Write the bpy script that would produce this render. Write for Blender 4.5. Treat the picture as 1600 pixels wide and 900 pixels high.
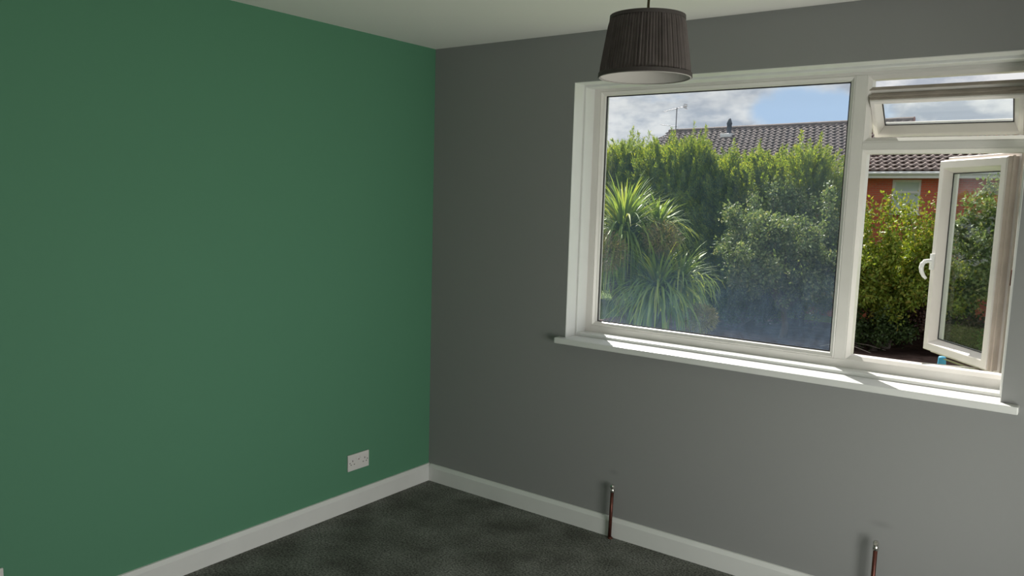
import bpy, math, random
import numpy as np
from mathutils import Vector, Matrix
for o in list(bpy.data.objects): bpy.data.objects.remove(o)
S = bpy.context.scene
C = S.collection
random.seed(7); RNG = np.random.default_rng(7)

# ------------------------------------------------------------------ camera
cd = bpy.data.cameras.new('camera'); cam = bpy.data.objects.new('camera', cd); C.objects.link(cam); S.camera = cam
F_PX = 1265.06
cd.sensor_fit = 'HORIZONTAL'; cd.sensor_width = 36.0; cd.lens = F_PX / 1600 * 36.0
cd.shift_x = (800 - 775.1) / 1600; cd.shift_y = (465.53 - 450) / 1600
cd.clip_start = 0.02; cd.clip_end = 500
yaw, pit, rol = -0.648344, -0.125731, 0.027109
f = Vector((math.sin(yaw) * math.cos(pit), math.cos(yaw) * math.cos(pit), math.sin(pit)))
r = Vector((math.cos(yaw), -math.sin(yaw), 0)); u = r.cross(f)
r2 = r * math.cos(rol) + u * math.sin(rol); u2 = -r * math.sin(rol) + u * math.cos(rol)
M = Matrix((r2, u2, -f)).transposed().to_4x4(); M.translation = (3.00168, -3.36400, 1.62759)
cam.matrix_world = M

# ------------------------------------------------------------------ view, sky, sun, added fill light
S.view_settings.view_transform = 'Standard'; S.view_settings.look = 'None'
S.view_settings.exposure = 0.0; S.view_settings.gamma = 1.0; S.view_settings.use_curve_mapping = False

W = bpy.data.worlds.new('sky'); S.world = W; W.use_nodes = True
nt = W.node_tree; N = nt.nodes; Lk = nt.links; N.clear()
out = N.new('ShaderNodeOutputWorld'); bg = N.new('ShaderNodeBackground'); tc = N.new('ShaderNodeTexCoord')
mp = N.new('ShaderNodeMapping'); mp.inputs['Scale'].default_value = (1.0, 1.0, 2.2); mp.inputs['Location'].default_value = (0.35, 0.1, 0.0)
n1 = N.new('ShaderNodeTexNoise'); n1.inputs['Scale'].default_value = 3.1; n1.inputs['Detail'].default_value = 9; n1.inputs['Roughness'].default_value = 0.56
cov = N.new('ShaderNodeValToRGB'); cov.color_ramp.elements[0].position = 0.28; cov.color_ramp.elements[1].position = 0.37
n2 = N.new('ShaderNodeTexNoise'); n2.inputs['Scale'].default_value = 15.0; n2.inputs['Detail'].default_value = 8; n2.inputs['Roughness'].default_value = 0.6
shd = N.new('ShaderNodeValToRGB')
shd.color_ramp.elements[0].position = 0.40; shd.color_ramp.elements[0].color = (0.46, 0.50, 0.57, 1)
shd.color_ramp.elements[1].position = 0.60; shd.color_ramp.elements[1].color = (0.84, 0.84, 0.84, 1)
mx = N.new('ShaderNodeMixRGB'); mx.inputs[1].default_value = (0.47, 0.63, 0.85, 1)
Lk.new(tc.outputs['Generated'], mp.inputs['Vector']); Lk.new(mp.outputs[0], n1.inputs['Vector']); Lk.new(mp.outputs[0], n2.inputs['Vector'])
Lk.new(n1.outputs[0], cov.inputs[0]); Lk.new(n2.outputs[0], shd.inputs[0])
sb = N.new('ShaderNodeVectorMath'); sb.operation = 'SUBTRACT'; sb.inputs[1].default_value = (-0.2732, 0.9562, 0.1048)
sc = N.new('ShaderNodeVectorMath'); sc.operation = 'MULTIPLY'; sc.inputs[1].default_value = (1, 1, 2.8); le = N.new('ShaderNodeVectorMath'); le.operation = 'LENGTH'
n3 = N.new('ShaderNodeTexNoise'); n3.inputs['Scale'].default_value = 14; n3.inputs['Detail'].default_value = 6
ma = N.new('ShaderNodeMath'); ma.operation = 'MULTIPLY_ADD'; ma.inputs[1].default_value = 0.16
rg = N.new('ShaderNodeMapRange'); rg.interpolation_type = 'SMOOTHSTEP'; rg.inputs[1].default_value = 0.120; rg.inputs[2].default_value = 0.160
mn = N.new('ShaderNodeMath'); mn.operation = 'MINIMUM'
Lk.new(tc.outputs['Generated'], sb.inputs[0]); Lk.new(sb.outputs[0], sc.inputs[0]); Lk.new(sc.outputs[0], le.inputs[0]); Lk.new(tc.outputs['Generated'], n3.inputs['Vector'])
Lk.new(n3.outputs[0], ma.inputs[0]); Lk.new(le.outputs['Value'], ma.inputs[2]); Lk.new(ma.outputs[0], rg.inputs[0]); Lk.new(rg.outputs[0], mn.inputs[0]); Lk.new(cov.outputs[0], mn.inputs[1])
Lk.new(mn.outputs[0], mx.inputs[0]); Lk.new(shd.outputs[0], mx.inputs[2]); Lk.new(mx.outputs[0], bg.inputs[0]); Lk.new(bg.outputs[0], out.inputs[0])
bg.inputs['Strength'].default_value = 1.0

sl = bpy.data.lights.new('sun', 'SUN'); so = bpy.data.objects.new('sun', sl); C.objects.link(so)
el = math.radians(45); tdir = Vector((0.65 * math.cos(el), -0.76 * math.cos(el), -math.sin(el)))
so.rotation_euler = tdir.to_track_quat('-Z', 'Y').to_euler(); so.location = (-20, 30, 30)
sl.energy = 9.0; sl.angle = math.radians(0.6); sl.color = (1.0, 0.95, 0.87)

# added fill light outside a made-up window, in the unseen side wall to the photographer's right
al = bpy.data.lights.new('side_window_daylight', 'AREA'); ao = bpy.data.objects.new('side_window_daylight', al); C.objects.link(ao)
al.shape = 'RECTANGLE'; al.size = 1.5; al.size_y = 1.1; al.energy = 66; al.color = (1.0, 0.95, 0.905)
ao.location = (3.67, -1.50, 0.68); ao.rotation_euler = Vector((-1, 0, 0)).to_track_quat('-Z', 'Z').to_euler()

# ------------------------------------------------------------------ materials
def new_mat(name):
    m = bpy.data.materials.new(name); m.use_nodes = True
    return m, m.node_tree.nodes, m.node_tree.links
def mat(name, col, rough=0.6, metal=0.0, spec=0.5, var=0.0, vscale=8.0, bump=0.0, bscale=200.0, bdist=0.002, detail=4):
    m, n, l = new_mat(name); b = n['Principled BSDF']
    b.inputs['Base Color'].default_value = (*col, 1); b.inputs['Roughness'].default_value = rough
    b.inputs['Metallic'].default_value = metal; b.inputs['Specular IOR Level'].default_value = spec
    t = n.new('ShaderNodeTexCoord')
    if var:
        x = n.new('ShaderNodeTexNoise'); x.inputs['Scale'].default_value = vscale; x.inputs['Detail'].default_value = detail
        rp = n.new('ShaderNodeValToRGB'); rp.color_ramp.elements[0].position = 0.3; rp.color_ramp.elements[1].position = 0.7
        rp.color_ramp.elements[0].color = (*[max(0, c * (1 - var)) for c in col], 1)
        rp.color_ramp.elements[1].color = (*[c * (1 + var) for c in col], 1)
        l.new(t.outputs['Object'], x.inputs['Vector']); l.new(x.outputs[0], rp.inputs[0]); l.new(rp.outputs[0], b.inputs['Base Color'])
    if bump:
        y = n.new('ShaderNodeTexNoise'); y.inputs['Scale'].default_value = bscale; y.inputs['Detail'].default_value = 3
        bp = n.new('ShaderNodeBump'); bp.inputs['Strength'].default_value = bump; bp.inputs['Distance'].default_value = bdist
        l.new(t.outputs['Object'], y.inputs['Vector']); l.new(y.outputs[0], bp.inputs['Height']); l.new(bp.outputs[0], b.inputs['Normal'])
    return m
def leaf_mat(name, cols, trans=0.35, rough=0.5, tcol=(1.25, 1.2, 0.6)):
    """leaf colours picked per leaf (each leaf is a mesh island)"""
    m, n, l = new_mat(name); b = n['Principled BSDF']; o = n['Material Output']
    g = n.new('ShaderNodeNewGeometry'); rp = n.new('ShaderNodeValToRGB')
    e = rp.color_ramp.elements
    while len(e) < len(cols): e.new(0.5)
    for i, c in enumerate(cols): e[i].position = i / (len(cols) - 1); e[i].color = (*c, 1)
    l.new(g.outputs['Random Per Island'], rp.inputs[0]); l.new(rp.outputs[0], b.inputs['Base Color'])
    b.inputs['Roughness'].default_value = rough; b.inputs['Specular IOR Level'].default_value = 0.4
    tr = n.new('ShaderNodeBsdfTranslucent'); mu = n.new('ShaderNodeMixRGB'); mu.blend_type = 'MULTIPLY'; mu.inputs[0].default_value = 1
    mu.inputs[2].default_value = (*tcol, 1); l.new(rp.outputs[0], mu.inputs[1]); l.new(mu.outputs[0], tr.inputs[0])
    ms = n.new('ShaderNodeMixShader'); ms.inputs[0].default_value = trans
    l.new(b.outputs[0], ms.inputs[1]); l.new(tr.outputs[0], ms.inputs[2]); l.new(ms.outputs[0], o.inputs['Surface'])
    return m
def glass_mat(name, dirt=0.03, bottom=0.0, z0=1.0, z1=1.5, tint=(0.95, 0.97, 0.96)):
    """clear pane with a film of dirt: streaky noise, thicker towards the lower edge of the pane"""
    m, n, l = new_mat(name); o = n['Material Output']; n.remove(n['Principled BSDF'])
    t = n.new('ShaderNodeBsdfTransparent'); t.inputs[0].default_value = (*tint, 1)
    gl = n.new('ShaderNodeBsdfGlossy'); gl.inputs['Roughness'].default_value = 0.0
    lw = n.new('ShaderNodeLayerWeight'); lw.inputs[0].default_value = 0.5          # Schlick reflectance, the same on both faces
    pw = n.new('ShaderNodeMath'); pw.operation = 'POWER'; pw.inputs[1].default_value = 5; l.new(lw.outputs['Facing'], pw.inputs[0])
    fr = n.new('ShaderNodeMath'); fr.operation = 'MULTIPLY_ADD'; fr.inputs[1].default_value = 0.96; fr.inputs[2].default_value = 0.04; l.new(pw.outputs[0], fr.inputs[0])
    m1 = n.new('ShaderNodeMixShader'); l.new(fr.outputs[0], m1.inputs[0]); l.new(t.outputs[0], m1.inputs[1]); l.new(gl.outputs[0], m1.inputs[2])
    tl = n.new('ShaderNodeBsdfTranslucent'); tl.inputs[0].default_value = (0.45, 0.66, 1.0, 1)
    tcn = n.new('ShaderNodeTexCoord'); mpn = n.new('ShaderNodeMapping'); mpn.inputs['Scale'].default_value = (22, 22, 9)
    nz = n.new('ShaderNodeTexNoise'); nz.inputs['Scale'].default_value = 1.6; nz.inputs['Detail'].default_value = 7; nz.inputs['Roughness'].default_value = 0.65
    l.new(tcn.outputs['Object'], mpn.inputs[0]); l.new(mpn.outputs[0], nz.inputs['Vector'])
    rp = n.new('ShaderNodeMapRange'); rp.inputs[1].default_value = 0.35; rp.inputs[2].default_value = 0.75; rp.inputs[3].default_value = 0.6; rp.inputs[4].default_value = 1.5
    l.new(nz.outputs[0], rp.inputs[0])
    sx = n.new('ShaderNodeSeparateXYZ'); l.new(tcn.outputs['Object'], sx.inputs[0])
    gr = n.new('ShaderNodeMapRange'); gr.inputs[1].default_value = z1; gr.inputs[2].default_value = z0; gr.inputs[3].default_value = dirt; gr.inputs[4].default_value = dirt + bottom
    l.new(sx.outputs['Z'], gr.inputs[0])
    mu = n.new('ShaderNodeMath'); mu.operation = 'MULTIPLY'; l.new(rp.outputs[0], mu.inputs[0]); l.new(gr.outputs[0], mu.inputs[1])
    m2 = n.new('ShaderNodeMixShader'); l.new(mu.outputs[0], m2.inputs[0]); l.new(m1.outputs[0], m2.inputs[1]); l.new(tl.outputs[0], m2.inputs[2])
    l.new(m2.outputs[0], o.inputs['Surface'])
    return m
def carpet_mat():
    m, n, l = new_mat('carpet'); b = n['Principled BSDF']; b.inputs['Roughness'].default_value = 0.95; b.inputs['Specular IOR Level'].default_value = 0.1
    t = n.new('ShaderNodeTexCoord')
    a = n.new('ShaderNodeTexNoise'); a.inputs['Scale'].default_value = 4.5; a.inputs['Detail'].default_value = 5
    c = n.new('ShaderNodeTexNoise'); c.inputs['Scale'].default_value = 110; c.inputs['Detail'].default_value = 3
    for q in (a, c): l.new(t.outputs['Object'], q.inputs['Vector'])
    ra = n.new('ShaderNodeValToRGB'); ra.color_ramp.elements[0].position = 0.35; ra.color_ramp.elements[1].position = 0.68
    ra.color_ramp.elements[0].color = (0.105, 0.108, 0.095, 1); ra.color_ramp.elements[1].color = (0.20, 0.205, 0.188, 1)
    rc = n.new('ShaderNodeMapRange'); rc.inputs[1].default_value = 0.3; rc.inputs[2].default_value = 0.7; rc.inputs[3].default_value = 0.35; rc.inputs[4].default_value = 1.7
    l.new(a.outputs[0], ra.inputs[0]); l.new(c.outputs[0], rc.inputs[0])
    mu = n.new('ShaderNodeVectorMath'); mu.operation = 'SCALE'; l.new(ra.outputs[0], mu.inputs[0]); l.new(rc.outputs[0], mu.inputs['Scale'])
    l.new(mu.outputs[0], b.inputs['Base Color'])
    bp = n.new('ShaderNodeBump'); bp.inputs['Strength'].default_value = 0.9; bp.inputs['Distance'].default_value = 0.006
    l.new(c.outputs[0], bp.inputs['Height']); l.new(bp.outputs[0], b.inputs['Normal'])
    return m
def grey_wall_mat():
    """grey emulsion with two soft darker patches above the pipe ends"""
    m, n, l = new_mat('grey_emulsion'); b = n['Principled BSDF']; b.inputs['Roughness'].default_value = 0.75; b.inputs['Specular IOR Level'].default_value = 0.3
    t = n.new('ShaderNodeTexCoord'); prev = None
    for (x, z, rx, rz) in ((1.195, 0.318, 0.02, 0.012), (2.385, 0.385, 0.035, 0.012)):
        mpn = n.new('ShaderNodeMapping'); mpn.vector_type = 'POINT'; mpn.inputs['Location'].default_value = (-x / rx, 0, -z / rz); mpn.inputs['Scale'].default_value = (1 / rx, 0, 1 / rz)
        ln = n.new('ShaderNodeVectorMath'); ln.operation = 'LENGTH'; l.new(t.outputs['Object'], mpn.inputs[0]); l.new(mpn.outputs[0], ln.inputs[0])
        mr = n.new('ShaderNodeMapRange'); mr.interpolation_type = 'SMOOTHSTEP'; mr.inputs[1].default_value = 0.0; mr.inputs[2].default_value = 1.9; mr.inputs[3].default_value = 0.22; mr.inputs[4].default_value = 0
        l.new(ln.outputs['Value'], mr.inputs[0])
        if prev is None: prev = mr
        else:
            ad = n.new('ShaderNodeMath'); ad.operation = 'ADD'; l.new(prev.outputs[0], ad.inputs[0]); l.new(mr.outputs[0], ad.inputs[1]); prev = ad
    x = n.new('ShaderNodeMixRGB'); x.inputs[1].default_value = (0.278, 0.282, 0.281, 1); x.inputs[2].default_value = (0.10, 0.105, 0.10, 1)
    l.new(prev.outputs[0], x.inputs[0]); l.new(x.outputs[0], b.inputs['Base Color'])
    y = n.new('ShaderNodeTexNoise'); y.inputs['Scale'].default_value = 260; bp = n.new('ShaderNodeBump'); bp.inputs['Strength'].default_value = 0.12; bp.inputs['Distance'].default_value = 0.001
    l.new(t.outputs['Object'], y.inputs['Vector']); l.new(y.outputs[0], bp.inputs['Height']); l.new(bp.outputs[0], b.inputs['Normal'])
    return m
def brick_mat():
    m, n, l = new_mat('red_brick'); b = n['Principled BSDF']; b.inputs['Roughness'].default_value = 0.85
    t = n.new('ShaderNodeTexCoord'); mpn = n.new('ShaderNodeMapping'); mpn.inputs['Rotation'].default_value = (math.radians(90), 0, 0)
    br = n.new('ShaderNodeTexBrick'); br.inputs['Scale'].default_value = 1.0; br.inputs['Brick Width'].default_value = 0.225; br.inputs['Row Height'].default_value = 0.075
    br.inputs['Mortar Size'].default_value = 0.006; br.inputs['Color1'].default_value = (0.66, 0.15, 0.088, 1); br.inputs['Color2'].default_value = (0.55, 0.12, 0.075, 1); br.inputs['Mortar'].default_value = (0.42, 0.26, 0.2, 1)
    l.new(t.outputs['Object'], mpn.inputs[0]); l.new(mpn.outputs[0], br.inputs['Vector']); l.new(br.outputs[0], b.inputs['Base Color'])
    return m

GREEN = mat('green_emulsion', (0.098, 0.262, 0.16), 0.7, spec=0.3, bump=0.12, bscale=260, bdist=0.001)
GREY = grey_wall_mat()
CEIL = mat('ceiling_white', (0.88, 0.86, 0.83), 0.8, spec=0.2, bump=0.1, bscale=180, bdist=0.001)
MAGN = mat('pale_wall_paint', (0.72, 0.71, 0.68), 0.8, spec=0.2, bump=0.1, bscale=180, bdist=0.001)
GLOSSW = mat('white_gloss_paint', (0.74, 0.745, 0.735), 0.35, var=0.03, vscale=5)
UPVC = mat('white_plastic_frame', (0.76, 0.735, 0.71), 0.3, var=0.03, vscale=6)
UPVCS = mat('white_plastic_sash', (0.78, 0.74, 0.72), 0.3, var=0.03, vscale=6)
GASK = mat('black_gasket', (0.02, 0.02, 0.022), 0.6)
EDGE = mat('shaded_sash_rebate', (0.36, 0.31, 0.27), 0.5, var=0.15, vscale=14)  # shade on the fanlight sash edge, put into the colour
STEEL = mat('stay_steel', (0.6, 0.58, 0.55), 0.35, metal=1.0)
CARPET = carpet_mat()
GLASS = glass_mat('dusty_window_glass', 0.012, 0.026, 1.0, 1.4, (0.965, 0.98, 0.985))
GLASS2 = glass_mat('clear_window_glass', 0.008, 0.0)
FABRIC = mat('dark_brown_pleated_fabric', (0.115, 0.098, 0.094), 0.75, spec=0.25, var=0.12, vscale=40, bump=0.2, bscale=900, bdist=0.0005)
TRIMB = mat('dark_brown_braid', (0.06, 0.05, 0.048), 0.7)
LINING = mat('shade_lining', (0.43, 0.41, 0.385), 0.7)
FLEX = mat('olive_brown_flex', (0.13, 0.105, 0.055), 0.5)
COPPER = mat('weathered_copper', (0.11, 0.036, 0.026), 0.4, metal=0.6, var=0.35, vscale=30)
CHROME = mat('chrome_fitting', (0.72, 0.70, 0.66), 0.18, metal=1.0)
SOCK = mat('white_socket_plastic', (0.74, 0.72, 0.71), 0.35)
DARK = mat('dark_slot', (0.03, 0.025, 0.025), 0.6)
SCREW = mat('screw_cap_grey', (0.30, 0.29, 0.28), 0.5)
BRICK = brick_mat()
TILE = mat('brown_grey_roof_tile', (0.20, 0.155, 0.142), 0.8, var=0.25, vscale=3.0, detail=8)
FASC = mat('white_fascia', (0.84, 0.84, 0.85), 0.5)
FLUEM = mat('lead_grey_flue', (0.06, 0.065, 0.085), 0.5)
HGLASS = mat('house_window_glass', (0.62, 0.70, 0.70), 0.08, spec=0.8)
ALU = mat('aerial_aluminium', (0.22, 0.22, 0.24), 0.45, metal=0.6)
BARK = mat('grey_brown_bark', (0.12, 0.095, 0.075), 0.9, var=0.3, vscale=10, bump=0.6, bscale=30, bdist=0.02)
PALEBARK = mat('pale_twig_bark', (0.27, 0.23, 0.19), 0.85, var=0.25, vscale=12)
SOIL = mat('dark_garden_soil', (0.12, 0.08, 0.066), 0.95, spec=0.1, var=0.45, vscale=2.5, detail=8, bump=0.8, bscale=9, bdist=0.06)
LAWN = mat('lawn_ground', (0.10, 0.15, 0.028), 0.9, spec=0.1, var=0.25, vscale=3, detail=8, bump=0.5, bscale=40, bdist=0.02)
BLUE = mat('blue_cover_fabric', (0.07, 0.36, 0.58), 0.6, var=0.15, vscale=9)
RENDERW = mat('lower_house_wall', (0.45, 0.25, 0.2), 0.9)

# ------------------------------------------------------------------ mesh helpers
def npmesh(name, V, Fc, smooth=False):
    V = np.asarray(V, dtype=np.float32).reshape(-1, 3)
    me = bpy.data.meshes.new(name)
    if isinstance(Fc, np.ndarray):
        k = Fc.shape[1]; me.vertices.add(len(V)); me.vertices.foreach_set('co', V.ravel())
        me.loops.add(Fc.size); me.loops.foreach_set('vertex_index', Fc.astype(np.int32).ravel())
        me.polygons.add(len(Fc)); me.polygons.foreach_set('loop_start', np.arange(0, Fc.size, k, dtype=np.int32))
    else:
        me.from_pydata([tuple(map(float, v)) for v in V], [], Fc)
    me.update(calc_edges=True)
    if smooth: me.polygons.foreach_set('use_smooth', np.ones(len(me.polygons), dtype=bool)); me.update()
    return me
class MB:
    def __init__(s): s.v = []; s.f = []
    def add(s, V, Fc):
        k = len(s.v); s.v += [tuple(map(float, p)) for p in V]; s.f += [tuple(i + k for i in q) for q in Fc]; return s
    def box(s, x0, x1, y0, y1, z0, z1):
        return s.add([(x, y, z) for z in (z0, z1) for y in (y0, y1) for x in (x0, x1)],
                     [(0, 2, 3, 1), (4, 5, 7, 6), (0, 1, 5, 4), (2, 6, 7, 3), (0, 4, 6, 2), (1, 3, 7, 5)])
    def prism(s, poly, axis, a, b):
        n = len(poly); V = []
        for t in (a, b):
            for (p, q) in poly: V.append({'x': (t, p, q), 'y': (p, t, q), 'z': (p, q, t)}[axis])
        return s.add(V, [tuple(range(n))[::-1], tuple(range(n, 2 * n))] + [(i, (i + 1) % n, n + (i + 1) % n, n + i) for i in range(n)])
    def ring(s, x0, x1, z0, z1, prof):
        """profile (inset, depth) swept round a rectangle with mitred corners"""
        n = len(prof); V = []
        for (cx, cz, sx, sz) in ((x0, z0, 1, 1), (x1, z0, -1, 1), (x1, z1, -1, -1), (x0, z1, 1, -1)):
            for (i, d) in prof: V.append((cx + sx * i, d, cz + sz * i))
        Fc = []
        for c in range(4):
            e = (c + 1) % 4
            for k in range(n): q = (k + 1) % n; Fc.append((c * n + k, c * n + q, e * n + q, e * n + k))
        return s.add(V, Fc)
    def tube(s, pts, rad, n=8, cap=True):
        pts = [Vector(p) for p in pts]; m = len(pts); rad = [rad] * m if not hasattr(rad, '__len__') else rad
        V = []; ref = Vector((0.3, 0.5, 0.8))
        for i, p in enumerate(pts):
            t = (pts[min(i + 1, m - 1)] - pts[max(i - 1, 0)]).normalized()
            a = t.cross(ref if abs(t.dot(ref.normalized())) < 0.95 else Vector((1, 0, 0))).normalized(); b = t.cross(a)
            for k in range(n): w = 2 * math.pi * k / n; V.append(p + (a * math.cos(w) + b * math.sin(w)) * rad[i])
        Fc = [(i * n + k, i * n + (k + 1) % n, (i + 1) * n + (k + 1) % n, (i + 1) * n + k) for i in range(m - 1) for k in range(n)]
        if cap: Fc += [tuple(range(n))[::-1], tuple(range((m - 1) * n, m * n))]
        return s.add(V, Fc)
    def lathe(s, prof, c=(0, 0, 0), n=24, closed=False):
        V = [(c[0] + R_ * math.cos(2 * math.pi * k / n), c[1] + R_ * math.sin(2 * math.pi * k / n), c[2] + z) for (R_, z) in prof for k in range(n)]
        m = len(prof); Fc = [(i * n + k, i * n + (k + 1) % n, (i + 1) * n + (k + 1) % n, (i + 1) * n + k) for i in range(m - 1) for k in range(n)]
        if closed: Fc += [((m - 1) * n + k, (m - 1) * n + (k + 1) % n, (k + 1) % n, k) for k in range(n)]
        return s.add(V, Fc)
    def build(s, name, m, parent=None, bevel=0, smooth=False, mtx=None):
        V = s.v if mtx is None else [mtx @ Vector(p) for p in s.v]
        return link(name, npmesh(name, V, s.f, smooth), m, parent, bevel)
def link(name, me, m, parent=None, bevel=0):
    import bmesh
    bm = bmesh.new(); bm.from_mesh(me)
    if len(bm.faces) < 6000: bmesh.ops.recalc_face_normals(bm, faces=bm.faces[:]); bm.to_mesh(me)
    bm.free()
    if not me.materials: me.materials.append(m)
    o = bpy.data.objects.new(name, me); C.objects.link(o)
    if parent: o.parent = parent
    if bevel:
        b = o.modifiers.new('bevel', 'BEVEL'); b.width = bevel; b.segments = 2; b.limit_method = 'ANGLE'; b.angle_limit = math.radians(40)
    return o
def raw(name, me, m, parent=None):
    if not me.materials: me.materials.append(m)
    o = bpy.data.objects.new(name, me); C.objects.link(o)
    if parent: o.parent = parent
    return o
def empty(name, loc=(0, 0, 0), rz=0):
    o = bpy.data.objects.new(name, None); C.objects.link(o); o.location = loc; o.rotation_euler = (0, 0, rz); o.empty_display_size = 0.1; return o
def tag(o, label=None, cat=None, group=None, kind=None):
    if label: o['label'] = label
    if cat: o['category'] = cat
    if group: o['group'] = group
    if kind: o['kind'] = kind
    return o
def struct(o, label): return tag(o, label, o.name.split('_')[0], None, 'structure')
def copy_tree(o, parent=None):
    c = o.copy(); C.objects.link(c); c.parent = parent
    for ch in o.children: copy_tree(ch, c)
    return c

# ------------------------------------------------------------------ room shell
RX, RY, H = 3.50, -4.00, 2.40                      # right wall, rear wall, ceiling height
WX0, WX1, WZ0, WZ1, TH = 0.889, 2.737, 0.912, 2.172, 0.30
struct(MB().box(0, RX, RY, 0, -0.05, 0).build('floor', CARPET), 'dark grey carpet covering the bedroom floor')
struct(MB().box(-0.15, RX + 0.15, RY - 0.15, TH, H, H + 0.2).build('ceiling', CEIL), 'plain white painted ceiling')
struct(MB().box(-0.15, 0, RY - 0.15, TH, -0.05, H).build('wall_left', GREEN), 'wall painted deep green')
wb = MB(); wb.box(0, WX0, 0, TH, -0.05, H).box(WX1, RX, 0, TH, -0.05, H).box(WX0, WX1, 0, TH, -0.05, WZ0).box(WX0, WX1, 0, TH, WZ1, H)
struct(wb.build('wall_back', GREY), 'grey painted wall holding the wide white window')
a0, a1, b0, b1 = -2.30, -0.70, 0.10, 1.28
wr = MB(); wr.box(RX, RX + 0.15, RY - 0.15, a0, -0.05, H).box(RX, RX + 0.15, a1, TH, -0.05, H).box(RX, RX + 0.15, a0, a1, -0.05, b0).box(RX, RX + 0.15, a0, a1, b1, H)
struct(wr.build('wall_right', MAGN), 'pale painted side wall with a made-up window opening')
struct(MB().box(0, RX, RY - 0.15, RY, -0.05, H).build('wall_rear', MAGN), 'pale painted wall behind the photographer')
w2 = struct(empty('window_added', (0, 0, 0)), 'made-up white framed low window in the pale side wall, added for the fill light')  # window added only to let the side fill light in
q = Matrix(((0, -1, 0, RX), (1, 0, 0, 0), (0, 0, 1, 0), (0, 0, 0, 1)))          # local x along the wall, local -y outwards
MB().ring(a0, a1, b0, b1, [(0, -0.06), (0.05, -0.06), (0.05, -0.12), (0, -0.12)]).build('frame', UPVC, w2, 0.003, mtx=q)
MB().box(-1.525, -1.475, -0.12, -0.06, b0 + 0.05, b1 - 0.05).build('mullion', UPVC, w2, 0.003, mtx=q)
for (p0, p1) in ((a0 + 0.05, -1.525), (-1.475, a1 - 0.05)): MB().box(p0, p1, -0.10, -0.08, b0 + 0.05, b1 - 0.05).build('pane', GLASS2, w2, mtx=q)

# skirting boards: flat face with a chamfered top edge
bp = [(0, 0), (0.018, 0), (0.018, 0.078), (0.008, 0.096), (0, 0.097)]
struct(MB().prism([(x, z) for x, z in bp], 'y', RY, 0).build('baseboard_left', GLOSSW), 'white skirting board along the green wall')
struct(MB().prism([(-x, z) for x, z in bp], 'x', 0.0181, RX).build('baseboard_back', GLOSSW), 'white skirting board along the grey wall')
struct(MB().prism([(RX - x, z) for x, z in bp], 'y', RY, -0.0181).build('baseboard_right', GLOSSW), 'white skirting board along the pale side wall')
struct(MB().prism([(RY + x, z) for x, z in bp], 'x', 0.0181, RX - 0.0181).build('baseboard_rear', GLOSSW), 'white skirting board along the pale rear wall')

# ------------------------------------------------------------------ the window in the grey wall
w1 = struct(empty('window_1', (0, 0, 0)), 'wide white plastic window with fixed pane, open casement and open fanlight')
sill = MB().prism([(0.852, -0.045), (2.795, -0.045), (2.795, -0.0005), (WX1 - 0.0005, -0.0005), (WX1 - 0.0005, 0.29), (WX0 + 0.0005, 0.29), (WX0 + 0.0005, -0.0005), (0.852, -0.0005)], 'z', WZ0, 0.941)
sill.build('window_sill', GLOSSW, w1, 0.004)
# painted plaster reveal: thin lining on both jambs and the head
lin = MB().box(WX0, WX0 + 0.003, -0.0005, 0.09, 0.941, WZ1).box(WX1 - 0.003, WX1, 0.001, 0.09, 0.941, WZ1).box(WX0 + 0.003, WX1 - 0.003, -0.0005, 0.09, WZ1 - 0.003, WZ1)
lin.build('reveal_lining', GLOSSW, w1)
# timber bead round the inside of the frame
MB().ring(WX0, WX1, 0.941, WZ1, [(0, 0.085), (0.013, 0.085), (0.015, 0.090), (0.015, 0.17), (0, 0.17)]).build('lining_bead', GLOSSW, w1, 0.002)
YF, YB = 0.165, 0.232                               # inner and outer face of the frame
FX0, FX1, FZ0, FZ1 = 0.936, 2.735, 0.988, 2.146
fr = MB()
fr.box(WX0 + 0.001, FX0, YF, YB, 0.942, 2.171).box(FX1, WX1 - 0.0002, YF, YB, 0.942, 2.171).box(FX0, FX1, YF, YB, 0.942, FZ0).box(FX0, FX1, YF, YB, FZ1, 2.171)
fr.build('frame', UPVC, w1, 0.002)
MX0, MX1, TZ0, TZ1 = 2.114, 2.158, 1.853, 1.880
MB().box(MX0, MX1, YF, YB, FZ0, FZ1).build('mullion', UPVC, w1, 0.002)
MB().box(MX1, FX1, YF, YB, TZ0, TZ1).build('transom', UPVC, w1, 0.002)
# fixed pane with its gasket and sloping bead
pb = [(0, YF + 0.003), (0.004, YF + 0.001), (0.014, YF + 0.010), (0.018, YF + 0.012), (0.021, YF + 0.022), (0.021, YF + 0.026), (0, YF + 0.026)]
MB().ring(FX0, MX0, FZ0, FZ1, pb).build('glazing_bead', UPVC, w1)
MB().ring(FX0 + 0.012, MX0 - 0.012, FZ0 + 0.012, FZ1 - 0.012, [(0, YF + 0.0262), (0.014, YF + 0.0262), (0.014, YF + 0.0288), (0, YF + 0.0288)]).build('gasket', GASK, w1)
MB().box(FX0 + 0.01, MX0 - 0.01, YF + 0.029, YF + 0.049, FZ0 + 0.01, FZ1 - 0.01).build('pane', GLASS, w1)
MB().ring(FX0, MX0, FZ0, FZ1, [(0, YF + 0.050), (0.018, YF + 0.050), (0.012, YB), (0, YB)]).build('outer_bead', UPVC, w1)
# rebates of the two opening lights
rb = [(0, YF + 0.0005), (0.004, YF + 0.0005), (0.018, YF + 0.016), (0.018, YB), (0, YB)]
MB().ring(MX1, FX1, FZ0, TZ0, rb).build('casement_rebate', UPVC, w1)
MB().ring(MX1, FX1, TZ1, FZ1, rb).build('fanlight_rebate', UPVC, w1)
MB().box(2.709, 2.7165, 0.196, 0.214, 1.345, 1.405).build('hinge_keep', COPPER, w1, 0.002)

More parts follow.
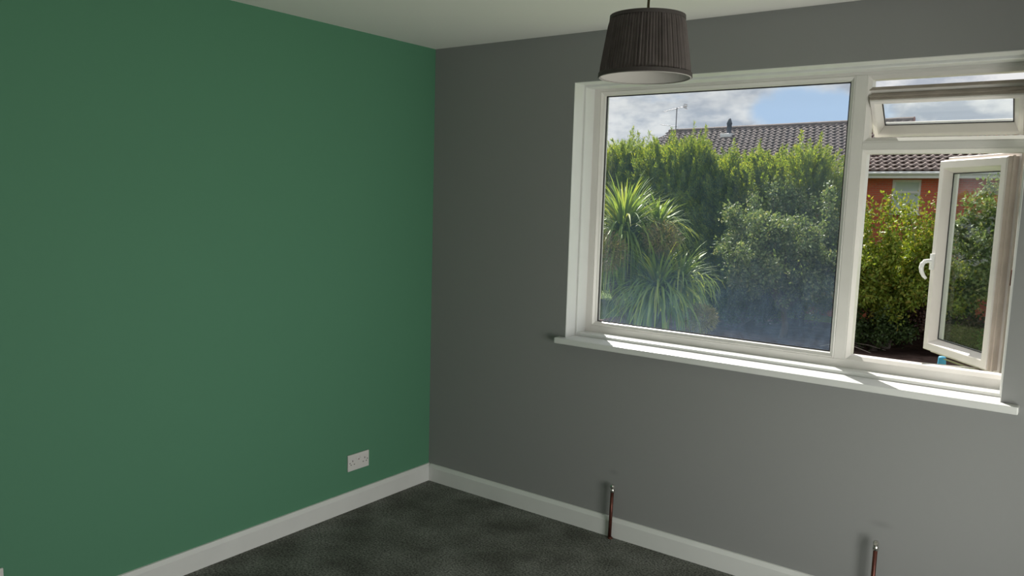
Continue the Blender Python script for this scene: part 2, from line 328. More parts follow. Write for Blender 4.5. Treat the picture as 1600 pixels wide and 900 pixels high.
def basis(o, ex, ey, ez):
    m = Matrix((Vector(ex), Vector(ey), Vector(ez))).transposed().to_4x4(); m.translation = o; return m
def sash(name, lbl, mtx, w, h, face=0.05, em=None):
    """local x across, z up, y from the room face outwards"""
    st = 0.016
    prof = [(0.003, 0), (face - 0.021, 0), (face - 0.017, 0.003), (face - 0.002, 0.030), (face, 0.034), (face, 0.052), (face - 0.01, 0.066),
            (-st, 0.066), (-st, 0.046), (0, 0.046), (0, 0.003)]
    o = MB().ring(0, w, 0, h, prof).build(name, UPVCS, w1, mtx=mtx); o['label'] = lbl
    MB().ring(0, w, 0, h, [(face + 0.0002, 0.0325), (face + 0.004, 0.0325), (face + 0.004, 0.0355), (face + 0.0002, 0.0355)]).build('gasket', GASK, o, mtx=mtx)
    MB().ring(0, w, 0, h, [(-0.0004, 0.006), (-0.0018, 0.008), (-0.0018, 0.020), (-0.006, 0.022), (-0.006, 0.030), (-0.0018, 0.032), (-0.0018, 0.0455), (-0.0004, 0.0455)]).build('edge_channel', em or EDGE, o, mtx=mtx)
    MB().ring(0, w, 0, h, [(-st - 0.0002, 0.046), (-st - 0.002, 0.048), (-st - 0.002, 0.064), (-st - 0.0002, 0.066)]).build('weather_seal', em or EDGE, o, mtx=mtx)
    MB().box(face + 0.0003, w - face - 0.0003, 0.036, 0.050, face + 0.0003, h - face - 0.0003).build('pane', GLASS2, o, mtx=mtx)
    return o
# casement: hung on the right, swung outwards about fifty degrees; local x runs from free edge to hinge edge
HX, HY = 2.650, 0.292; dx, dy = -0.622, 0.783; CW, CH = 0.452, 0.828
free = (HX + dx * CW, HY + dy * CW, 1.000)
cm = basis(free, (-dx, -dy, 0), (dy, -dx, 0), (0, 0, 1))
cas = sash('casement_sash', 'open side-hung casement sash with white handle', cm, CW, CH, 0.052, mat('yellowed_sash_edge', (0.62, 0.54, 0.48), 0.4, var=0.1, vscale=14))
hm = MB()
hm.box(0.010, 0.030, -0.012, -0.0002, 0.355, 0.425)
path = [(0.020, -0.010, 0.392), (0.020, -0.024, 0.394), (0.020, -0.038, 0.391), (0.020, -0.048, 0.380), (0.021, -0.052, 0.363), (0.022, -0.049, 0.345), (0.023, -0.040, 0.328), (0.024, -0.028, 0.316)]
hm.tube(path, [0.009, 0.009, 0.010, 0.0105, 0.010, 0.009, 0.008, 0.006], 10)
h = hm.build('handle', mat('white_handle', (0.85, 0.85, 0.86), 0.25), cas, 0.0015, smooth=False, mtx=cm); h['label'] = 'curved white lever handle'
MB().box(0.15, CW - 0.02, 0.010, 0.024, -0.020, -0.0165).build('stay_track', STEEL, cas, mtx=cm)
MB().tube([(2.44, 0.205, 1.0085), (2.62, 0.36, 0.990)], 0.004, 6).build('stay_arm', STEEL, cas)
# fanlight: top hung, head slid down and foot pushed out to 45 degrees
s45 = math.sqrt(0.5); FW, FH = 0.522, 0.190
fm = basis((2.176, 0.150 + FH * s45, 2.040 - FH * s45), (1, 0, 0), (0, s45, s45), (0, -s45, s45))
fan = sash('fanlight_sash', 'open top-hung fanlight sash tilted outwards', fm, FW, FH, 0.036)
for sx in (2.172, 2.7015):
    MB().tube([(sx, 0.205, 2.02), (sx, 0.225, 1.965)], 0.003, 6).build('stay_arm', STEEL, fan)

# ------------------------------------------------------------------ pendant lamp
PX, PY = 2.035, -1.500
lamp = tag(empty('pendant_lamp', (PX, PY, 1.929)), 'pendant lamp with dark brown pleated fabric shade hanging from the ceiling', 'lamp')
HS, R0, R1 = 0.146, 0.1115, 0.0885
np_, sub = 84, 6; V = []; Fc = []; rows = 6
prng = random.Random(3); jit = [prng.uniform(0.6, 1.4) for _ in range(np_)]
for i in range(rows + 1):
    t = i / rows; rr = R0 + (R1 - R0) * t
    for k in range(np_):
        for j in range(sub):
            w = 2 * math.pi * (k + j / sub) / np_
            saw = [0.0, 0.0016, 0.0024, 0.0030, 0.0032, 0.0006][j] * jit[k] * (1.0 if 0 < i < rows else 0.4)
            V.append(((rr + saw) * math.cos(w), (rr + saw) * math.sin(w), HS * t))
nn = np_ * sub
Fc = [(i * nn + k, i * nn + (k + 1) % nn, (i + 1) * nn + (k + 1) % nn, (i + 1) * nn + k) for i in range(rows) for k in range(nn)]
sh = raw('lamp_shade', npmesh('lamp_shade', V, Fc), FABRIC, lamp)
MB().lathe([(R0 - 0.0012, 0.0), (R1 - 0.0012, HS), (R1 - 0.0026, HS), (R0 - 0.0026, 0.0)], n=72, closed=True).build('lining', LINING, sh, smooth=True)
MB().lathe([(R0 + 0.0042, -0.0005), (R0 + 0.0036, 0.009), (R0 - 0.0008, 0.009), (R0 - 0.0008, -0.0005)], n=72, closed=True).build('bottom_braid', TRIMB, sh)
MB().lathe([(R1 + 0.0046, HS - 0.008), (R1 + 0.0040, HS + 0.001), (R1 - 0.0028, HS + 0.001), (R1 - 0.0028, HS - 0.008)], n=72, closed=True).build('top_braid', TRIMB, sh)
MB().lathe([(R0 - 0.0010, -0.0022), (R0 + 0.002, -0.0022), (R0 + 0.002, -0.0006), (R0 - 0.0010, -0.0006)], n=72, closed=True).build('rim_edge', LINING, sh)
sp = MB()
for k in range(3):
    w = 2.1 * k + 0.4; sp.tube([(0.018 * math.cos(w), 0.018 * math.sin(w), HS - 0.03), ((R1 - 0.004) * math.cos(w), (R1 - 0.004) * math.sin(w), HS - 0.004)], 0.0015, 6)
sp.build('shade_carrier', LINING, sh)
MB().lathe([(0.0, HS - 0.005), (0.010, HS - 0.005), (0.018, HS - 0.02), (0.019, HS - 0.055), (0.014, HS - 0.062), (0.0, HS - 0.062)], n=20).build('lamp_holder', SOCK, lamp, smooth=True)
CT = H - 1.929
MB().tube([(0, 0, HS - 0.006), (0.001, 0.0005, HS + 0.1), (0, 0, CT - 0.02)], 0.0033, 8).build('flex', FLEX, lamp, smooth=True)
MB().lathe([(0.0, CT - 0.028), (0.012, CT - 0.028), (0.03, CT - 0.018), (0.036, CT - 0.001), (0, CT - 0.001)], n=24).build('ceiling_rose', SOCK, lamp, smooth=True)

# ------------------------------------------------------------------ sockets on the green wall
def socket(y0, z0, lbl):
    """double wall socket; y runs along the wall, x out of it"""
    t = tag(empty('wall_socket', (0.0, y0, z0)), lbl, 'socket')
    MB().box(0.0002, 0.009, -0.073, 0.073, -0.043, 0.043).build('face_plate', SOCK, t, 0.003)
    for s in (-1, 1):
        MB().prism([(0.009, -0.009), (0.0125, -0.009), (0.0105, 0.009), (0.009, 0.009)], 'y', s * 0.014 - 0.007, s * 0.014 + 0.007).add([], []).build('rocker_switch', SOCK, t, 0.0008, mtx=Matrix.Translation((0, 0, 0.024)))
        c = s * 0.042
        MB().box(0.0088, 0.0096, c - 0.002, c + 0.002, 0.004, 0.013).build('earth_slot', DARK, t)
        for q in (-0.011, 0.011): MB().box(0.0088, 0.0096, c + q - 0.0033, c + q + 0.0033, -0.012, -0.008).build('pin_slot', DARK, t)
        MB().lathe([(0, 0), (0.004, 0), (0.0036, 0.001), (0, 0.001)], n=12).build('screw', SCREW, t, mtx=Matrix.Translation((0.0088, s * 0.0605, 0)) @ Matrix.Rotation(math.radians(90), 4, 'Y'))
    MB().box(0.0088, 0.0098, -0.004, 0.004, 0.0085, 0.0125).build('indicator', mat('red_indicator', (0.16, 0.02, 0.02), 0.4), t)
    return t
socket(-0.552, 0.247, 'white double wall socket near the corner, just above the skirting board')
socket(-2.314, 0.238, 'white double wall socket far along the green wall, away from the corner')

# ------------------------------------------------------------------ capped radiator pipes
def pipe(x, y, top, lean, lbl):
    t = tag(empty('radiator_pipe', (x, y, 0)), lbl, 'pipe', 'capped radiator pipes')
    MB().tube([(-lean, 0, 0.0005), (0, 0, top - 0.034)], 0.0082, 14).build('copper_tube', COPPER, t, smooth=True)
    cp = MB().lathe([(0.0083, top - 0.040), (0.0105, top - 0.040), (0.0115, top - 0.030), (0.0095, top - 0.025), (0.0095, top - 0.020)], n=14)
    cp.build('compression_olive', CHROME, t, smooth=True)
    MB().lathe([(0.0095, top - 0.0205), (0.0118, top - 0.018), (0.0118, top - 0.010), (0.009, top - 0.003), (0.0, top)], n=6).build('end_cap', CHROME, t, 0.001)
    MB().lathe([(0.0076, 0.0005), (0.013, 0.0005), (0.012, 0.006), (0.0076, 0.009)], n=14).build('floor_collar', COPPER, t, smooth=True)
    return t
pipe(1.209, -0.034, 0.272, 0.004, 'dark capped copper pipe rising beside the skirting board, below the window\'s fixed pane')
pipe(2.382, -0.055, 0.338, 0.0, 'reddish capped copper pipe rising by the grey wall, below the open casement')

# ------------------------------------------------------------------ outside: ground
GZ = -2.65
n = 40; gx = np.linspace(-60, 45, n); gy = np.linspace(-30, 80, n)
X, Y = np.meshgrid(gx, gy); Vg = np.stack([X.ravel(), Y.ravel(), np.full(X.size, GZ)], 1)
idx = np.arange(n * n).reshape(n, n); Fg = np.stack([idx[:-1, :-1].ravel(), idx[:-1, 1:].ravel(), idx[1:, 1:].ravel(), idx[1:, :-1].ravel()], 1)
struct(raw('ground', npmesh('ground', Vg, Fg), LAWN), 'mown green lawn of the garden')
nx, ny = 60, 40; X, Y = np.meshgrid(np.linspace(-11.2, 6.5, nx), np.linspace(13.0, 26.6, ny))
Z = GZ + 0.13 + 0.03 * np.sin(X * 2.1 + Y) + 0.03 * np.sin(Y * 2.7 - X * 1.3) + RNG.normal(0, 0.012, X.shape)
Z[0, :] = Z[-1, :] = GZ - 0.02; Z[:, 0] = Z[:, -1] = GZ - 0.02
idx = np.arange(nx * ny).reshape(ny, nx); Fs = np.stack([idx[:-1, :-1].ravel(), idx[:-1, 1:].ravel(), idx[1:, 1:].ravel(), idx[1:, :-1].ravel()], 1)
tag(raw('soil_bed', npmesh('soil_bed', np.stack([X.ravel(), Y.ravel(), Z.ravel()], 1), Fs, True), SOIL), 'bare dark brown soil under the hedge and trees', 'soil', None, 'stuff')
struct(MB().box(-0.15, RX + 0.15, RY - 0.15, TH, GZ, -0.051).build('wall_lower', RENDERW), 'brick ground storey of the house below the bedroom')

# ------------------------------------------------------------------ outside: neighbouring house
# local frame: x along the ridge (0 = right end of the tall roof), y towards the back, origin under the ridge
HR = math.atan2(-0.187, 0.982)
house = tag(empty('brick_house', (-3.9, 32.8, GZ), HR), 'red brick house with brown tiled roof behind the hedge', 'house')
ZE, ZR, RUN = 3.00 - GZ, 5.05 - GZ, 4.2
XL, XR, XW = -11.5, 0.0, 9.0
def tiled(name, x0, x1, zr, run, parent):
    """front slope: overlapping courses of rolled tiles, one joined mesh"""
    slope = math.hypot(run + 0.3, 1) ; pit_ = math.atan2(zr - ZE, run); L = (run + 0.25) / math.cos(pit_); nc = int(round(L / 0.33)); g = L / nc
    xs = np.arange(x0, x1 + 0.001, 0.05); m = len(xs); Vv = []; Ff = []
    dn = np.array([0, -math.cos(pit_), -math.sin(pit_)]); nr = np.array([0, -math.sin(pit_), math.cos(pit_)])
    top = np.array([0, 0, zr])
    for c in range(nc):
        sh_ = (0.5 * 0.30) * (c % 2)
        ph = ((xs + sh_) % 0.30) / 0.30; roll = 0.045 * np.maximum(0, np.sin(ph * 2 * math.pi)) ** 0.8
        base = len(Vv)
        for (s, lift) in ((c * g, 0.0), ((c + 1) * g + 0.03, 0.035), ((c + 1) * g + 0.03, 0.008)):
            for i in range(m):
                q = top + dn * s + nr * (lift + roll[i]); Vv.append((xs[i], q[1], q[2]))
        for k in range(2):
            for i in range(m - 1): Ff.append((base + k * m + i, base + k * m + i + 1, base + (k + 1) * m + i + 1, base + (k + 1) * m + i))
    o = raw(name, npmesh(name, np.array(Vv), np.array(Ff)), TILE, parent); o['kind'] = 'stuff'; return o
tiled('roof_tiles', XL - 0.15, XR + 0.15, ZR, RUN, house)
ZR2, RUN2 = ZR - 0.72, RUN - 0.72 * RUN / (ZR - ZE)
wing_y = -(RUN - RUN2)
wt = tiled('roof_tiles', XR + 0.16, XW, ZR2, RUN2, house); wt.location = (0, wing_y, 0)
# roof body (back slopes and gables) just under the tiles
MB().prism([(-RUN, ZE - 0.06), (RUN, ZE - 0.06), (0, ZR - 0.06)], 'x', XL, XR).build('roof_body', BRICK, house)
MB().prism([(-RUN, ZE - 0.06), (RUN, ZE - 0.06), (wing_y, ZR2 - 0.06)], 'x', XR + 0.001, XW).build('roof_body', BRICK, house)
MB().tube([(XL - 0.15, 0, ZR + 0.03), (XR + 0.15, 0, ZR + 0.03)], 0.11, 10).build('ridge_tiles', TILE, house)
MB().tube([(XR + 0.16, wing_y, ZR2 + 0.03), (XW, wing_y, ZR2 + 0.03)], 0.11, 10).build('ridge_tiles', TILE, house)
wins = [(-5.55, -4.35), (-1.6, -0.45), (1.12, 2.12), (4.6, 5.8)]; WT, WB = ZE - 0.42, ZE - 1.60
wl = MB(); edges = [XL] + [e for w in wins for e in w] + [XW]
for k in range(0, len(edges), 2): wl.box(edges[k], edges[k + 1], -RUN + 0.25, -RUN + 0.5, 0, ZE - 0.062)
for (p, q) in wins: wl.box(p, q, -RUN + 0.25, -RUN + 0.5, 0, WB).box(p, q, -RUN + 0.25, -RUN + 0.5, WT, ZE - 0.062)
wl.box(XL, XL + 0.25, -RUN + 0.5, RUN - 0.3, 0, ZE - 0.062).box(XW - 0.25, XW, -RUN + 0.5, RUN - 0.3, 0, ZE - 0.062).box(XL, XW, RUN - 0.3, RUN - 0.05, 0, ZE - 0.062)
wl.build('wall', BRICK, house)
MB().box(XL - 0.15, XW, -RUN - 0.24, -RUN - 0.21, ZE - 0.38, ZE - 0.14).build('fascia', FASC, house)
MB().box(XL - 0.15, XW, -RUN - 0.21, -RUN + 0.25, ZE - 0.38, ZE - 0.36).build('soffit', FASC, house)
MB().tube([(XL - 0.15, -RUN - 0.30, ZE - 0.21), (XW, -RUN - 0.30, ZE - 0.21)], 0.055, 8).build('gutter', FASC, house)
MB().tube([(3.15, -RUN + 0.19, 0), (3.15, -RUN + 0.19, ZE - 0.5), (3.15, -RUN - 0.28, ZE - 0.25)], 0.045, 8).build('downpipe', FASC, house)
for (p, q) in wins:
    wf = MB().ring(p, q, WB, WT, [(0, -RUN + 0.30), (0.09, -RUN + 0.30), (0.09, -RUN + 0.37), (0, -RUN + 0.37)]).build('window', FASC, house)
    MB().box(p + 0.09, q - 0.09, -RUN + 0.30, -RUN + 0.37, WT - 0.48, WT - 0.40).build('transom', FASC, wf)
    MB().box(p + 0.09, q - 0.09, -RUN + 0.335, -RUN + 0.35, WT - 0.40, WT - 0.09).build('pane', HGLASS, wf)
    MB().box(p + 0.09, q - 0.09, -RUN + 0.335, -RUN + 0.35, WB + 0.09, WT - 0.48).build('pane', HGLASS, wf)
    MB().box(p - 0.06, q + 0.06, -RUN + 0.14, -RUN + 0.37, WB - 0.07, WB).build('sill', FASC, wf)
flx, fly = -7.75, -0.75; flz = ZR + fly * (ZR - ZE) / RUN
fl = MB().lathe([(0.0, 0.78), (0.05, 0.77), (0.10, 0.62), (0.13, 0.52), (0.11, 0.50), (0.10, 0.0), (0.16, -0.12)], (flx, fly, flz), 12).build('flue', FLUEM, house, smooth=True)
MB().box(flx - 0.28, flx + 0.28, fly - 0.30, fly + 0.1, flz - 0.10, flz + 0.07).build('flashing', FASC, fl, 0.02)

# television aerial on a mast at the far gable
ca, sa = math.cos(HR), math.sin(HR)
def hw(x, y, z): return (-3.9 + ca * x - sa * y, 32.8 + sa * x + ca * y, z)
ab = Vector(hw(XL + 0.22, 0.0, 5.05 + 0.12))
aer = tag(empty('television_aerial', ab), 'television aerial on a thin mast above the hedge at the roof end', 'aerial')
MB().tube([(0, 0, 0), (0, 0, 1.05)], 0.025, 6).build('mast', ALU, aer)
def yagi(z, x0, x1, dz, nel, hl):
    b = MB().tube([(x0, 0, z - dz), (x1, 0, z + dz)], 0.014, 6).build('boom', ALU, aer)
    for k in range(nel):
        t = k / (nel - 1); x = x0 + (x1 - x0) * t; MB().tube([(x, -hl, z - dz + 2 * dz * t), (x, hl, z - dz + 2 * dz * t)], 0.006, 5).build('element', ALU, b)
    return b
yb = yagi(1.0, -0.72, 0.5, 0.11, 9, 0.16)
rf = MB()
for k in range(5): rf.tube([(0.42 + 0.02 * abs(k - 2), -0.2, 1.0 + 0.05 * k), (0.42 + 0.02 * abs(k - 2), 0.2, 1.0 + 0.05 * k)], 0.012, 5)
rf.build('reflector', ALU, yb)
yagi(0.18, -0.8, 0.1, -0.07, 6, 0.14)

# ------------------------------------------------------------------ outside: planting
def unit(v): return v / np.maximum(1e-9, np.linalg.norm(v, axis=1, keepdims=True))
def leaves(P, D, length, width, fold=0.25, rng=RNG):
    """pointed leaf blades: 4-vertex folded diamonds, base P, direction D"""
    nL = len(P); D = unit(D); A = unit(np.cross(D, rng.normal(size=(nL, 3)))); B = np.cross(D, A)
    Ln = (length * rng.uniform(0.65, 1.3, nL))[:, None]; Wd = (width * rng.uniform(0.7, 1.3, nL))[:, None]
    mid = P + D * Ln * 0.45
    V = np.stack([P, mid + A * Wd + B * Wd * fold, P + D * Ln, mid - A * Wd + B * Wd * fold], 1).reshape(-1, 3)
    i = np.arange(nL) * 4
    return V, np.stack([i, i + 1, i + 2, i + 3], 1)
def conifer_mesh(seed, h, rad, nb):
    """feathery evergreen: upswept plumes of flat sprays on a broad irregular crown"""
    g = np.random.default_rng(seed); P = []; D = []; lob = g.uniform(0, 6.28, 4)
    for b in range(nb):
        t = g.uniform(0.05, 1.0) ** 0.75; a = g.uniform(0, 2 * math.pi)
        prof = rad * (1.0 if t < 0.7 else math.sqrt(max(0.02, 1 - ((t - 0.7) / 0.31) ** 2)))
        prof *= 1 + 0.16 * math.sin(3 * a + lob[0] + 5 * t) + 0.12 * math.sin(5 * a + lob[1] - 9 * t)
        L = prof * g.uniform(0.8, 1.12); up = g.uniform(0.15, 0.55) + 0.9 * t * t
        c, s_ = math.cos(a), math.sin(a); z = 0.93 * h * t
        end = np.array([c * L, s_ * L, z + g.uniform(-0.1, 0.25)]); d = np.array([c, s_, up]); d /= np.linalg.norm(d)
        pl = g.uniform(0.55, 1.15); k = int(210 * pl); q = g.uniform(0, 1, k)
        bend = np.array([0, 0, 0.18 * pl]) * (q ** 2)[:, None]
        pts = end - d * pl * (1 - q)[:, None] + bend + g.normal(0, 0.14, (k, 3)) * (1.05 - q)[:, None]
        P.append(pts); D.append(d + np.array([0, 0, 0.05]) + g.normal(0, 0.45, (k, 3)))
    for k in range(3):                                     # leaders at the top
        x, y = g.normal(0, rad * 0.35, 2); q = g.uniform(0, 1, 160); top_ = h * g.uniform(0.97, 1.05)
        P.append(np.stack([x + g.normal(0, 0.16, 160) * (1.03 - q), y + g.normal(0, 0.16, 160) * (1.03 - q), top_ - 1.1 * (1 - q)], 1)); D.append(np.array([0, 0, 0.8]) + g.normal(0, 0.5, (160, 3)))
    V, Fq = leaves(np.concatenate(P), np.concatenate(D), 0.125, 0.0125, 0.3, g)
    V[:, 2] = np.maximum(V[:, 2], 0.02)
    return npmesh('conifer_foliage', V, Fq)
CONIF = leaf_mat('conifer_needles', [(0.102, 0.178, 0.068), (0.153, 0.255, 0.076), (0.221, 0.323, 0.076), (0.340, 0.391, 0.076)], 0.48, tcol=(1.9, 1.55, 0.4))
cmeshes = [conifer_mesh(11 + k, 6.5, 1.55, 620) for k in range(3)]
def conifer(x, y, s, sxy, k, rz, lbl):
    t = tag(empty('conifer_tree', (x, y, GZ), rz), lbl, 'tree', 'conifers of the tall hedge')
    o = raw('foliage', cmeshes[k % 3], CONIF, t); o.scale = (sxy, sxy, s)
    tr = MB().tube([(0, 0, 0), (0.05, 0.02, 2.5 * s), (0, 0, 5.9 * s)], [0.17, 0.11, 0.02], 8).build('trunk', BARK, t)
    return t
HL = [  # x, y, height scale, width scale
 (-15.2, 26.8, 1.06, 1.05, 'conifer at the far end of the hedge, beyond the palm and the shaded lawn'),
 (-13.1, 26.3, 1.05, 1.05, 'conifer of the hedge standing behind the tallest palm head'),
 (-11.3, 26, 1.045, 1, 'conifer of the hedge with bright yellow-green top behind the palm'),
 (-9.9, 25.6, 1.025, 0.95, 'conifer of the hedge just beside the television aerial'),
 (-9.45, 24.9, 1.045, 0.62, 'tall pointed conifer spire of the hedge below the aerial'),
 (-8.2, 25.2, 0.965, 0.95, 'conifer of the hedge in front of the roof flue'),
 (-6.7, 25, 0.97, 0.95, 'conifer of the hedge in front of the tiled roof'),
 (-5.3, 24.8, 0.985, 0.85, 'golden-topped conifer ending the hedge beside the broadleaf tree')]
for k, (x, y, s, sx, lbl) in enumerate(HL): conifer(x, y, s, sx, k, 1.7 * k, lbl)
hg = np.random.default_rng(31); nH = 16000
Ph = np.stack([hg.uniform(-1.1, 1.1, nH), hg.uniform(-14, 14, nH), hg.uniform(0.05, 4.4, nH)], 1); fc = hg.integers(0, 3, nH)
Ph[fc == 0, 0] = 1.1 + hg.normal(0, 0.12, (fc == 0).sum()); Ph[fc == 1, 2] = 4.4 + hg.normal(0, 0.12, (fc == 1).sum())
Vh, Fh = leaves(Ph, hg.normal(size=(nH, 3)) + np.array([0.6, 0, 0.6]), 0.42, 0.09, 0.3, hg); Vh[:, 2] = np.maximum(Vh[:, 2], 0.02)
hd = tag(empty('side_hedge', (-30, 12, GZ)), 'clipped hedge along the side lawn, mirrored in the open casement glass', 'hedge')
raw('foliage', npmesh('foliage', Vh, Fh), CONIF, hd)

def broadleaf(name, loc, h, rx, rz_, zc, nl, seed, ms, lbl, cat, leaf=0.085, width=0.024, sprigs=0, bark=BARK, nlimb=16, sx=1.0, stray=1.0, group=None):
    """trunk, forked limbs and leaf clusters carried on twigs"""
    g = np.random.default_rng(seed); t = tag(empty(name, loc), lbl, cat, group)
    limbs = MB(); ends = []
    fork = np.array([0, 0, max(0.15, zc - rz_ * 0.9)])
    limbs.tube([(0, 0, 0), (0.05, 0.03, fork[2] * 0.5), tuple(fork)], [0.13, 0.11, 0.09], 8)
    for k in range(nlimb):
        a = 2 * math.pi * (k * 0.618) + g.uniform(-0.3, 0.3); el_ = g.uniform(-0.55, 1.0); rr = g.uniform(0.72, 1.0)
        e = np.array([math.cos(a) * rx * rr * math.cos(el_) * sx, math.sin(a) * rx * rr * math.cos(el_), zc + rz_ * rr * math.sin(el_)])
        m1 = fork + (e - fork) * 0.45 + np.array([0, 0, 0.25 * rz_]) + g.normal(0, 0.08, 3)
        limbs.tube([tuple(fork), tuple(m1), tuple(e)], [0.055, 0.03, 0.008], 6)
        for q in range(7):
            s = g.uniform(0.3, 1.0); p0 = m1 + (e - m1) * s if s > 0.4 else fork + (m1 - fork) * (0.5 + s)
            dd = unit(g.normal(size=(1, 3)) + np.array([[0, 0, 0.25]]))[0] * g.uniform(0.35, 0.75) * rx * 0.42
            ends.append((p0, p0 + dd)); limbs.tube([tuple(p0), tuple(p0 + dd)], [0.010, 0.004], 4)
    for k in range(sprigs):
        a = g.uniform(0, 2 * math.pi); p0 = np.array([math.cos(a) * rx * 0.5 * sx, math.sin(a) * rx * 0.5, zc + rz_ * 0.72])
        e = p0 + np.array([g.normal(0, 0.25), g.normal(0, 0.25), g.uniform(0.5, 0.95) * stray]); limbs.tube([tuple(p0), tuple((p0 + e) / 2 + g.normal(0, 0.04, 3)), tuple(e)], [0.012, 0.009, 0.004], 4); ends.append((p0, e))
    limbs.build('branches', bark, t)
    per = max(8, nl // len(ends)); P = []; D = []
    for (p0, p1) in ends:
        s = g.uniform(0.0, 1.08, per)[:, None]; P.append(p0 + (p1 - p0) * s + g.normal(0, 0.11, (per, 3))); D.append(g.normal(size=(per, 3)) + (p1 - p0) * 0.8 + np.array([0, 0, -0.25]))
    V, Fq = leaves(np.concatenate(P), np.concatenate(D), leaf, width, 0.35, g); V[:, 2] = np.maximum(V[:, 2], 0.02)
    raw('foliage', npmesh('foliage', V, Fq), ms, t); return t
LEAF1 = leaf_mat('grey_green_leaves', [(0.112, 0.181, 0.076), (0.176, 0.247, 0.102), (0.240, 0.314, 0.136), (0.352, 0.363, 0.204)], 0.30)
LEAF2 = leaf_mat('yellow_green_leaves', [(0.128, 0.198, 0.030), (0.208, 0.297, 0.045), (0.304, 0.380, 0.060), (0.384, 0.330, 0.075)], 0.34)
LEAF3 = leaf_mat('dark_shrub_leaves', [(0.039, 0.070, 0.023), (0.065, 0.112, 0.033), (0.091, 0.140, 0.039)], 0.2)
LEAF4 = leaf_mat('purple_brown_leaves', [(0.05, 0.025, 0.022), (0.08, 0.04, 0.03), (0.09, 0.06, 0.035)], 0.2)
broadleaf('broadleaf_tree', (-5.0, 22.2, GZ), 4.8, 2.25, 1.9, 2.6, 52000, 5, LEAF1, 'grey-green broadleaf tree between the conifer hedge and the yellow-green tree', 'tree', 0.115, 0.03, 6, nlimb=34)
broadleaf('broadleaf_tree', (-2.05, 22.4, GZ), 3.9, 1.9, 1.5, 2.05, 50000, 9, LEAF2, 'yellow-green broadleaf tree with bare twigs, in front of the brick wall', 'tree', 0.115, 0.034, 12, PALEBARK, 34, stray=1.5)
broadleaf('broadleaf_tree', (0.9, 23.2, GZ), 5.4, 1.9, 2.1, 3.0, 44000, 13, LEAF1, 'dark green broadleaf tree behind the open casement, beside the yellow-green tree', 'tree', 0.115, 0.032, 6, nlimb=32)
broadleaf('shrub', (-2.3, 21.9, GZ), 1.6, 1.15, 0.75, 0.85, 9000, 21, LEAF3, 'dark green shrub under the yellow-green tree', 'shrub', 0.09, 0.03, nlimb=14)
broadleaf('shrub', (-0.5, 22.0, GZ), 1.4, 1.0, 0.75, 0.85, 7000, 22, LEAF4, 'purple-brown shrub beside the dark green shrub', 'shrub', 0.09, 0.03, nlimb=14)
broadleaf('shrub', (-6.6, 22.6, GZ), 1.6, 1.2, 0.75, 0.85, 8000, 23, LEAF3, 'dark low shrub at the foot of the hedge behind the small palm head', 'shrub', 0.09, 0.03, nlimb=14)
broadleaf('shrub', (1.4, 21.7, GZ), 1.3, 1.1, 0.6, 0.7, 6000, 24, LEAF3, 'dark low shrub behind the foot of the open casement', 'shrub', 0.09, 0.03, nlimb=12)
broadleaf('shrub', (-2.0, 25.4, GZ), 2.6, 2.1, 1.3, 1.35, 26000, 25, LEAF3, 'large dark shrub against the foot of the brick house', 'shrub', 0.11, 0.036, nlimb=24)
for k, (x, y, a) in enumerate(((-3.0, 21.3, 0.5), (-2.75, 21.0, -0.3), (-2.5, 21.45, 0.2))):
    o = MB().tube([(-0.6, 0, 0.0), (-0.2, 0.06, 0.10 + 0.03 * k), (0.2, -0.02, 0.14), (0.65, 0.08, 0.02)], [0.018, 0.02, 0.016, 0.008], 6).build('fallen_branch', PALEBARK)
    o.location = (x, y, GZ + 0.15); o.rotation_euler = (0, 0, a); tag(o, 'pale dry branch lying on the bare soil', 'branch', 'dry branches on the soil')

# cabbage palm: forked trunk with sword-leaf heads
BL = leaf_mat('sword_leaves', [(0.131, 0.210, 0.063), (0.203, 0.300, 0.084), (0.290, 0.390, 0.098), (0.435, 0.450, 0.112)], 0.38, 0.4, (1.3, 1.25, 0.6))
DEAD = leaf_mat('dry_flower_stalks', [(0.260, 0.208, 0.104), (0.351, 0.286, 0.156), (0.208, 0.195, 0.091)], 0.3)
def blades(g, nB, L, wd, elo, ehi, droop, seg=6):
    a = g.uniform(0, 2 * math.pi, nB); e = g.uniform(elo, ehi, nB); ln = L * g.uniform(0.75, 1.1, nB); dr = droop * g.uniform(0.5, 1.4, nB)
    pos = np.stack([np.cos(a) * 0.04, np.sin(a) * 0.04, g.uniform(-0.14, 0.10, nB)], 1); side = np.stack([-np.sin(a), np.cos(a), np.zeros(nB)], 1)
    V = []
    for k in range(seg + 1):
        t = k / seg; w = wd * (0.65 + 0.7 * t) if t < 0.35 else wd * 0.9 * (1 - ((t - 0.35) / 0.65) ** 1.6) + 0.002
        V.append(np.stack([pos - side * w / 2, pos + side * w / 2], 1))
        ang = e - dr * t ** 1.3; ang = np.maximum(ang, -1.45)
        pos = pos + (ln / seg)[:, None] * np.stack([np.cos(a) * np.cos(ang), np.sin(a) * np.cos(ang), np.sin(ang)], 1)
    V = np.stack(V, 1).reshape(nB, -1, 3); nv = (seg + 1) * 2
    base = (np.arange(nB) * nv)[:, None]
    Fq = np.concatenate([base + np.array([[2 * k, 2 * k + 1, 2 * k + 3, 2 * k + 2]]) for k in range(seg)], 0)
    return V.reshape(-1, 3), Fq
palm = tag(empty('cabbage_palm', (-2.35, 7.6, GZ)), 'cabbage palm with drooping sword-shaped leaves in front of the hedge', 'palm')
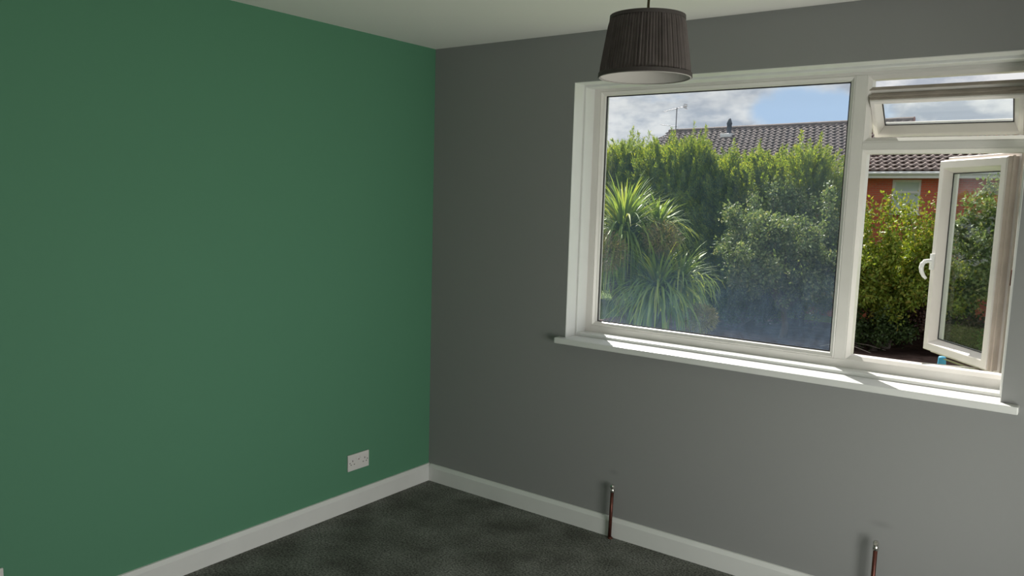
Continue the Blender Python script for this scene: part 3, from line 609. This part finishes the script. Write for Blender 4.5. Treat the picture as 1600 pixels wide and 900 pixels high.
heads = [((-0.62, 0.1, 3.78), 0.95, 340), ((-0.18, 0.35, 3.86), 0.62, 150), ((0.10, -0.1, 2.98), 0.85, 300), ((0.33, 0.15, 3.12), 0.66, 140), ((-1.05, 0.2, 3.45), 0.75, 200)]
tr = MB(); tr.tube([(0, 0, 0), (-0.03, 0.02, 0.8), (-0.08, 0.03, 1.6), (-0.1, 0.04, 2.1)], [0.16, 0.13, 0.12, 0.12], 10)
for (p, R_, nb) in heads: tr.tube([(-0.1, 0.04, 2.0), ((p[0] - 0.1) / 2 * 1.15, p[1] / 2, 2.0 + (p[2] - 2.0) * 0.5), p], [0.10, 0.08, 0.055], 8)
tr.build('trunk', BARK, palm)
for k, (p, R_, nb) in enumerate(heads):
    g = np.random.default_rng(50 + k)
    V1, F1 = blades(g, int(nb * 0.8), R_ * 0.95, 0.038, 0.3, 1.45, 0.9); V2, F2 = blades(g, int(nb * 1.0), R_ * 1.12, 0.036, -0.6, 0.6, 2.0)
    o = raw('leaf_crown', npmesh('leaf_crown', np.concatenate([V1, V2]), np.concatenate([F1, F2 + len(V1)])), BL, palm); o.location = p
for k, (p, L_) in enumerate((((-0.50, -0.62, 3.50), 0.34), ((0.10, -0.05, 3.72), 0.30), ((0.80, -0.1, 2.62), 0.24))):
    g = np.random.default_rng(80 + k); d = g.normal(size=(1500, 3)); d = unit(d) * (g.uniform(0.25, 1, 1500) ** 0.6)[:, None] * np.array([L_, L_, L_ * 0.9])
    V, Fq = leaves(d * 0.9, d + g.normal(0, 0.12, d.shape), 0.07, 0.006, 0.2, g)
    o = raw('dry_flower_cluster', npmesh('dry_flower_cluster', V, Fq), DEAD, palm); o.location = p; o['label'] = 'brown dry flower cluster'

# folded rotary airer in a blue cover, down in the garden
ra = tag(empty('rotary_airer', (1.30, 9.0, GZ)), 'folded rotary clothes airer in a light blue cover below the open casement', 'airer')
MB().tube([(0, 0, 0), (0, 0, 0.55)], 0.025, 10).build('pole', STEEL, ra)
MB().lathe([(0.028, 0.45), (0.085, 0.50), (0.095, 0.9), (0.085, 1.5), (0.062, 2.0), (0.048, 2.24), (0.042, 2.26), (0.0, 2.262)], n=14).build('cover', BLUE, ra, smooth=True)
